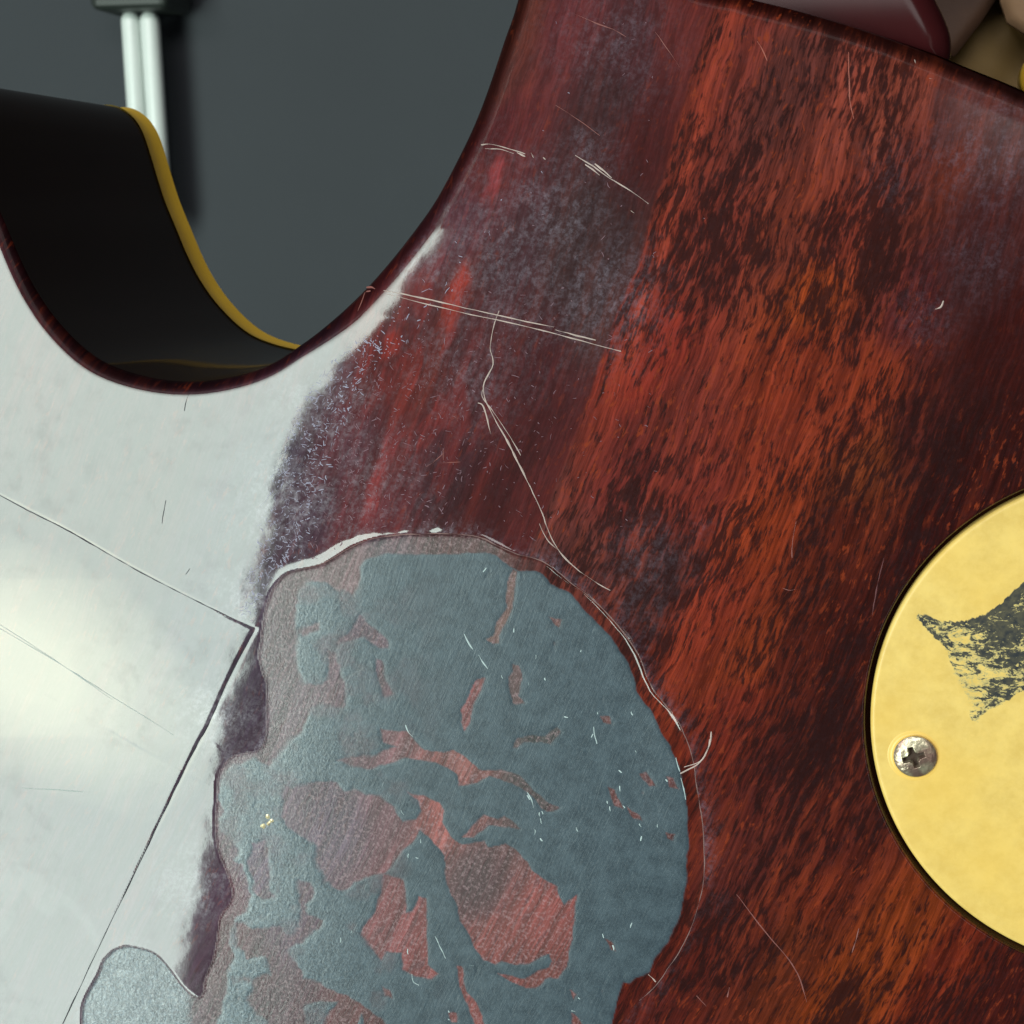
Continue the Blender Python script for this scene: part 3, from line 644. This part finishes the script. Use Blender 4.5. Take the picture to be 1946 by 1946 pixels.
# ------------------------------------------------------------------ lines: scratches, cracks, chips
def ribbon(line, wpx, z=0.0, lift=.00001, taper=True, rise=.3):
    L = smooth_poly(line, 5, False) if len(line) > 2 else np.array([np.array(line[0])*(1-t)+np.array(line[1])*t for t in np.linspace(0, 1, 5)])
    L = L+np.stack([vnoise(L[:, 0], L[:, 1], 14, 5), vnoise(L[:, 0], L[:, 1], 14, 6)], -1)*.7
    tan = np.gradient(L, axis=0); tan /= np.linalg.norm(tan, axis=1, keepdims=True)+1e-9; nr = np.stack([-tan[:, 1], tan[:, 0]], -1)
    t = np.linspace(0, 1, len(L)); wd = wpx*(.35+.65*np.sin(math.pi*np.clip(t, .03, .97))**.5 if taper else 1.0)*np.ones(len(L))
    wd = wd*np.clip(.78+.75*vnoise(L[:, 0], L[:, 1], 13, 8), .12, 1.4)
    z = hsample(L[:, 0], L[:, 1])+lift
    a = plan(*(L+nr*wd[:, None]/2).T); b = plan(*L.T); c = plan(*(L-nr*wd[:, None]/2).T)
    a[:, 2] = z; b[:, 2] = z+rise*wd*PX; c[:, 2] = z
    n = len(L); v = np.concatenate([a, b, c]); k = np.arange(n-1)
    f = np.concatenate([np.stack([k, k+1, k+1+n, k+n], -1), np.stack([k+n, k+1+n, k+1+2*n, k+2*n], -1)])
    return v, f
def hsample(x, y):
    i = np.clip(np.searchsorted(us, x), 1, len(us)-1); j = np.clip(np.searchsorted(vs, y), 1, len(vs)-1)
    z = np.max([Z[j-a, i-b] for a in (0, 1) for b in (0, 1)], axis=0)
    return z
M_SCR = plain('scratch_white', (176, 158, 152), .4, var=.35, vscale=900)
M_SCRP = plain('scratch_pink', (128, 80, 76), .4, var=.2, vscale=900)
M_CRK = plain('crack_dark', (38, 34, 44), .5)
M_CRKL = plain('crack_soft', (150, 160, 158), .5)
def line_part(name, lines, mat, label=None, kind=None, parent=None):
    vv = []; ff = []; n = 0
    for (ln, wd) in lines:
        v, f = ribbon(ln, wd); vv.append(v); ff.append(f+n); n += len(v)
    o = mesh_np(name, np.concatenate(vv), np.concatenate(ff), mat, None, False)
    under(o)
    return tag(o, label, kind=kind)
line_part('scratch', [([(728, 552), (800, 566), (905, 590), (1000, 611), (1052, 622)], 2.6), ([(735, 559), (870, 592), (985, 617), (1085, 642), (1180, 668)], 2.4), ([(1055, 627), (1095, 637), (1132, 646)], 2.4)], M_SCR, 'long double white scratch running right from the cutaway')
line_part('scratch', [([(914, 275), (935, 274), (965, 282), (998, 292)], 3.2), ([(922, 283), (950, 283), (976, 292)], 2.8), ([(982, 290), (998, 297)], 3), ([(1009, 290), (1014, 300)], 1.6), ([(1032, 299), (1037, 303)], 2)], M_SCR, 'short doubled white nick near the cutaway')
line_part('scratch', [([(1093, 295), (1120, 311), (1160, 339), (1200, 364), (1232, 387)], 1.8), ([(1112, 312), (1140, 333)], 2.2), ([(1130, 311), (1147, 324), (1163, 338)], 2.8), ([(1199, 400), (1206, 405)], 2.6)], M_SCR, 'white scratch with split middle')
line_part('scratch', [([(1093, 27), (1130, 43), (1165, 56), (1190, 70)], 1.8)], M_SCRP, 'thin pale scratch near the top')
line_part('scratch', [([(1245, 60), (1268, 92), (1292, 128)], 1.3), ([(1056, 200), (1100, 228), (1140, 258)], 1.2)], M_SCRP)
line_part('crack', [([(948, 590), (937, 625), (932, 660), (937, 692), (921, 726), (919, 745), (926, 768), (940, 795), (965, 840), (985, 880)], 2.2), ([(940, 795), (965, 840), (985, 880), (1008, 925)], 3.2), ([(1005, 918), (1030, 975), (1045, 1015), (1065, 1050), (1095, 1080), (1130, 1105), (1160, 1122)], 2.2),
    ([(917, 740), (916, 752), (924, 765)], 1.8)], M_SCR, 'long forked crack in the lacquer')
line_part('crack', [([(908, 766), (917, 770), (925, 792), (933, 826)], 2.2), ([(925, 766), (950, 800), (975, 840), (990, 865)], 1.8), ([(1025, 995), (1040, 1025), (1060, 1045)], 1.6)], M_SCR)
line_part('scratch', [([(810, 887), (828, 875), (842, 862)], 1.5), ([(842, 852), (843, 875)], 1.4), ([(840, 880), (875, 878)], 1)], M_SCRP)
line_part('scratch', [([(1293, 1470), (1325, 1453), (1343, 1430), (1350, 1408), (1352, 1390)], 3.6), ([(1300, 1458), (1330, 1447), (1345, 1422), (1348, 1405)], 2.4)], M_SCR, 'curved white gouge at the edge of the flaked area')
line_part('scratch', [([(1400, 1700), (1450, 1765), (1500, 1825), (1522, 1865), (1533, 1905)], 2.0)], M_SCRP, 'long thin pinkish scratch')
line_part('scratch', [([(1513, 991), (1506, 1031), (1506, 1060)], 2.2), ([(1488, 1118), (1500, 1122), (1512, 1120)], 1.6)], M_SCRP)
line_part('scratch', [([(1680, 1060), (1668, 1110), (1657, 1170)], 2.6)], plain('scratch_dull', (92, 52, 54), .4))
line_part('scratch', [([(1612, 99), (1614, 150), (1615, 190), (1622, 226)], 2.6), ([(1440, 78), (1452, 100), (1458, 116)], 2.0)], plain('scratch_rose', (150, 84, 72), .4))
line_part('scratch', [([(1632, 1764), (1626, 1790), (1619, 1810)], 2.4), ([(1386, 1876), (1382, 1895)], 3), ([(1324, 1892), (1342, 1912)], 2)], M_SCRP)
for l_ in (([(1232, 1852), (1246, 1866)], 3.2), ([(1777, 588), (1788, 583), (1793, 572)], 4.5), ([(1738, 112), (1740, 119)], 3), ([(1766, 148), (1771, 148)], 3)): line_part('scratch', [l_], M_SCR)
line_part('scratch', [([(685, 548), (700, 546), (710, 549)], 3), ([(690, 555), (700, 553)], 2), ([(688, 556), (684, 575), (678, 592)], 1.8)], M_SCRP)
line_part('lacquer_crack', [(CRACK_A, 2.0)], M_CRK, 'dark hairline crack running down right to the corner')
line_part('lacquer_crack', [(CRACK_B, 2.4)], M_CRK, 'long straight dark crack leading to the lower left')
line_part('hairline', [([(360, 744), (354, 760), (350, 781)], 1.6), ([(316, 950), (312, 970), (308, 995)], 1.6), ([(362, 1080), (353, 1092)], 1.6)], M_CRK)
line_part('hairline', [([(45, 1497), (100, 1500), (160, 1504)], 1.8), ([(-30, 1167), (100, 1250), (215, 1330)], 1.3), ([(-30, 1175), (130, 1270), (200, 1315), (330, 1396)], 1.6)], M_CRKL)
EDGE = [tuple(p) for p in W if p[0] > 560 and p[1] < 1930]  # pale ribbon stands in for the highlight on the lacquer lip
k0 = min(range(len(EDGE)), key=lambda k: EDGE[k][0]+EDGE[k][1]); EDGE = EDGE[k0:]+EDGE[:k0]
line_part('lacquer_highlight', [(EDGE[::3], 2.2)], plain('lacquer_highlight', (118, 92, 90), .35, var=.5, vscale=700), 'broken rim of lacquer round the flaked area, its highlight put into the pale colour')
# small lifted flake edges in the film catch the light
def ticks():
    L = []
    base = [(1130, 1355), (1122, 1372), (1148, 1344), (1172, 1350), (1200, 1355), (1085, 1370), (1070, 1358), (1128, 1395), (1133, 1410), (1206, 1430), (1176, 1466), (1218, 1472), (1262, 1485), (1258, 1500), (1150, 1500), (1154, 1520), (1163, 1532), (1188, 1536),
            (1175, 1492), (1185, 1508), (1216, 1565), (1222, 1590), (1246, 1568), (1266, 1590), (1230, 1588), (1243, 1637), (1240, 1640), (1160, 1752), (1168, 1757), (1148, 1775), (1166, 1800), (1206, 1750), (1083, 1880), (1098, 1900), (1085, 1925), (1090, 1935),
            (1003, 1510), (1012, 1530), (1020, 1545), (1030, 1560), (1025, 1540), (1085, 1566), (1092, 1572), (965, 1270), (975, 1284), (950, 1286), (1006, 1296), (1030, 1290), (1015, 1245), (980, 1195), (920, 1210), (925, 1080), (918, 1112), (900, 1125),
            (905, 1160), (1100, 1232), (890, 1840), (770, 1805), (780, 1500), (763, 1540), (775, 1620), (795, 1630), (829, 1785), (838, 1800), (850, 1925), (856, 1940), (680, 1870), (720, 1888), (800, 1590), (1012, 1575), (1022, 1596), (650, 1780), (665, 1770)]
    for (x, y) in base:
        for k in range(random.choice((0, 1, 1))):
            x0 = x+random.uniform(-5, 5); y0 = y+random.uniform(-5, 5); l = random.uniform(4, 11); a = math.radians(random.gauss(75, 28))
            L.append(([(x0, y0), (x0+l*.5*math.cos(a)+random.uniform(-1.4, 1.4), y0+l*.5*math.sin(a)), (x0+l*math.cos(a), y0+l*math.sin(a))], random.uniform(1.6, 2.6)))
    for ln in ([(882, 1205), (890, 1222), (898, 1235)], [(908, 1245), (917, 1258), (927, 1272)], [(826, 1780), (836, 1800), (846, 1822)], [(782, 1852), (785, 1866), (796, 1874)], [(770, 1378), (776, 1392), (784, 1400)], [(1285, 1440), (1288, 1455), (1292, 1466)],
               [(1294, 1478), (1299, 1500), (1303, 1520)], [(1002, 1506), (1010, 1520), (1014, 1536)], [(1128, 1382), (1130, 1400), (1134, 1414)]):
        L.append((ln, 2.0))
    line_part('flake_edges', L, plain('flake_white', (176, 192, 194), .35), 'tiny raised white flake edges in the grey green film', 'stuff')
ticks()
def fine():
    L = []
    for k in range(2200):
        x = random.gauss(700, 170); y = random.gauss(800, 190)
        if k % 2 == 0: y = random.uniform(640, 1170); x = float(np.interp(y, ctrl[:, 0], ctrl[:, 1]))+abs(random.gauss(0, 70))+6
        if k % 23 == 0: x = random.uniform(900, 1250); y = random.uniform(30, 900)
        cxx = float(np.interp(y, ctrl[:, 0], ctrl[:, 1]))
        P_ = np.array([[x]]), np.array([[y]])
        if x < cxx+6 or y > 1180: continue
        j = int(np.searchsorted(vs, y)); i = int(np.searchsorted(us, x))
        if j >= len(vs) or i >= len(us) or sdOraw[j, i] < 30 or sdW[j, i] > -12: continue
        l = abs(random.gauss(0, 5))+1.2; a = random.uniform(0, math.pi)
        L.append(([(x, y), (x+l*.5*math.cos(a)+random.uniform(-1.5, 1.5), y+l*.5*math.sin(a)), (x+l*math.cos(a), y+l*math.sin(a))], random.uniform(.8, 1.6)))
    A_ = [l for l in L if l[0][0][0] < float(np.interp(l[0][0][1], ctrl[:, 0], ctrl[:, 1]))+110]; B_ = [l for l in L if l not in A_]  # scratches near the reflection get a paler colour, as lit by it
    line_part('fine_scratches', A_, plain('fine_scratch_lit', (148, 146, 166), .4), 'fine scratches crowded beside the bright reflection, its light put into their pale colour', 'stuff')
    line_part('fine_scratches', B_, plain('fine_scratch', (118, 92, 102), .4), 'countless fine scratches and specks in the lacquer', 'stuff')
fine()
# a metal-bright chip pressed in the flaked area
def chip():
    vv = []; ff = []; n = 0
    for (x, y, r, zz) in [(508, 1552, 5, .0001), (500, 1570, 5.5, .00012), (510, 1565, 4.5, .00018), (516, 1560, 4, .0001)]:
        k = 9
        p = plan(np.array([x+r*math.cos(2*math.pi*i/k)*random.uniform(.6, 1.2) for i in range(k)]), np.array([y+r*math.sin(2*math.pi*i/k)*random.uniform(.6, 1.2) for i in range(k)]))
        z = float(hsample(np.array([x]), np.array([y]))[0]); p[:, 2] = z; c = plan(float(x), float(y)); c[2] = z+zz
        vv += [tuple(q) for q in p]+[tuple(c)]; ff += [(n+i, n+k, n+(i+1) % k) for i in range(k)]; n += k+1
    o = under(mesh_np('chip', vv, ff, plain('chip_bright', (222, 208, 168), .25, metal=.5, coat=.6), None, False)); tag(o, 'small bright jagged chip in the flaked area')
chip()

# ------------------------------------------------------------------ background
ZW = -0.42
t = NT('slate_wall'); P = t.n('ShaderNodeTexCoord').outputs['Object']
t.set(t.b.inputs['Base Color'], t.mix(t.noise(P, 12, 5, .6), tuple(lin((39, 43, 48))), tuple(lin((46, 51, 56)))))
t.b.inputs['Roughness'].default_value = .8; t.set(t.b.inputs['Normal'], t.bump(t.noise(P, 500, 3, .6), .3, .0004))
wallo = mesh_np('wall', [(-3, -3, ZW), (3, -3, ZW), (3, 3, ZW), (-3, 3, ZW)], [(0, 1, 2, 3)], t.m, None, False)
tag(wallo, 'plain dark grey green wall behind the guitar', kind='structure')

M_TUBE = plain('white_tube', (205, 212, 208), .35, var=.05, vscale=60, coat=.3, coat_r=.2)
def tube(name, a, b, r, mat, parent=None, caps=True, nseg=28):
    a = np.array(a); b = np.array(b); ax = (b-a)/np.linalg.norm(b-a); s = np.cross(ax, [0, 0, 1.0]); s /= np.linalg.norm(s); q = np.cross(ax, s)
    prof = [(-r, 0.02*r)]+[(-r*math.cos(t_), r*math.sin(t_)) for t_ in np.linspace(.2, math.pi/2, 5)]
    L = np.linalg.norm(b-a); pr = [(p[0]+r*.0, p[1]) for p in prof]+[(L+r*math.cos(t_), r*math.sin(t_)) for t_ in np.linspace(math.pi/2, .1, 5)]
    vv = []; ff = []
    for (x, rr_) in pr:
        for k in range(nseg):
            th_ = 2*math.pi*k/nseg; vv.append(a+ax*x+(s*math.cos(th_)+q*math.sin(th_))*rr_)
    for i in range(len(pr)-1):
        for k in range(nseg): ff.append((i*nseg+k, i*nseg+(k+1) % nseg, (i+1)*nseg+(k+1) % nseg, (i+1)*nseg+k))
    return mesh_np(name, vv, ff, mat, parent)
ZT = ZW+.016
p0 = plan(np.array([249., 285.]), np.array([40., 40.]), ZT); p1 = plan(np.array([275., 311.5]), np.array([430., 430.]), ZT)
lampo = empty('twin_tube_fitting'); tag(lampo, 'pair of white tubes side by side hanging from a dark bracket on the grey wall', 'tube fitting')
rt = float(np.linalg.norm(p0[1]-p0[0]))/2*.97
tube('tube', p0[0], p1[0], rt, M_TUBE, lampo); tube('tube', p0[1], p1[1], rt, M_TUBE, lampo)
def box(name, c, sx, sy, sz, mat, parent, bev=.002, rz=0):
    import bmesh
    bm = bmesh.new(); bmesh.ops.create_cube(bm, size=1); bmesh.ops.scale(bm, vec=(sx, sy, sz), verts=bm.verts)
    bmesh.ops.bevel(bm, geom=bm.edges[:], offset=bev, segments=3, affect='EDGES', profile=.5)
    bmesh.ops.rotate(bm, cent=(0, 0, 0), matrix=Matrix.Rotation(rz, 3, 'Z'), verts=bm.verts); bmesh.ops.translate(bm, vec=c, verts=bm.verts)
    me = bpy.data.meshes.new(name); bm.to_mesh(me); bm.free(); return new_obj(name, me, mat, parent)
cb = plan(268., -8., ZT)
box('bracket', (cb[0], cb[1], ZT), .030, .012, .024, plain('bracket_dark', (30, 36, 32), .5), lampo, .003)
cb = plan(265., -12., ZT+.006)
box('bracket_bar', (cb[0], cb[1]+.001, ZT+.010), .017, .005, .006, plain('bracket_grey', (128, 134, 130), .4), lampo, .002)

# folded cloth behind the upper right rim
def cloth(name, poly, z0, base, c2, seedv, label, cat, amp=14):
    t = NT(name+'_mat'); P = t.n('ShaderNodeTexCoord').outputs['Object']
    t.set(t.b.inputs['Base Color'], t.mix(t.ramp(t.noise(P, 45, 4, .6), .35, .65), tuple(lin(base)), tuple(lin(c2))))
    t.b.inputs['Roughness'].default_value = .7; t.set(t.b.inputs['Normal'], t.bump(t.noise(P, 1500, 3, .6), .4, .0001))
    def hf(A, B, s): return amp*2.2*fbm(A*.8+B*.6, B*.35-A*.5, 170, seedv, 3)-20*(1-np.clip(s/20, 0, 1))**2
    o = px_patch(name, np.array(poly, float), 8, hf, z0, .003, t.m); tag(o, label, cat); return o
cloth('olive_cloth', [(1500, -300), (2300, -300), (2300, 420), (1900, 420), (1700, 260), (1500, 100)], -.075, (112, 88, 40), (88, 68, 30), 5, 'olive brown cloth lying under the upper right rim of the guitar', 'cloth')
cloth('brown_strap', [(1600, -300), (1960, -300), (1905, -20), (1865, 40), (1815, 105), (1740, 110), (1600, 60)], -.070, (88, 60, 40), (66, 43, 29), 15, 'pinkish brown leather strap between neck heel and olive cloth', 'strap', 6)
cloth('tan_strip', [(1910, -200), (2300, -200), (2300, 140), (2000, 90), (1945, 60), (1915, 40), (1902, 0)], -.066, (164, 132, 98), (138, 108, 80), 25, 'light tan piece at the upper right corner of the picture', 'leather piece', 8)
def knob():
    c = plan(1992., 148., -.045); R = 50*PX*1.2; n = 40; vv = []; ff = []
    prof = [(0.001, .5), (.5, .5), (.8, .46), (.95, .36), (1.0, .2), (1.0, -.8)]
    for (r, z) in prof:
        for k in range(n): vv.append((c[0]+R*r*math.cos(2*math.pi*k/n), c[1]+R*r*math.sin(2*math.pi*k/n), c[2]+R*z))
    for i in range(len(prof)-1):
        for k in range(n): ff.append((i*n+k, (i+1)*n+k, (i+1)*n+(k+1) % n, i*n+(k+1) % n))
    o = mesh_np('yellow_knob', vv, ff, plain('amber_plastic', (232, 186, 60), .3, coat=1)); tag(o, 'rounded yellow knob just showing past the upper right rim', 'knob')
knob()
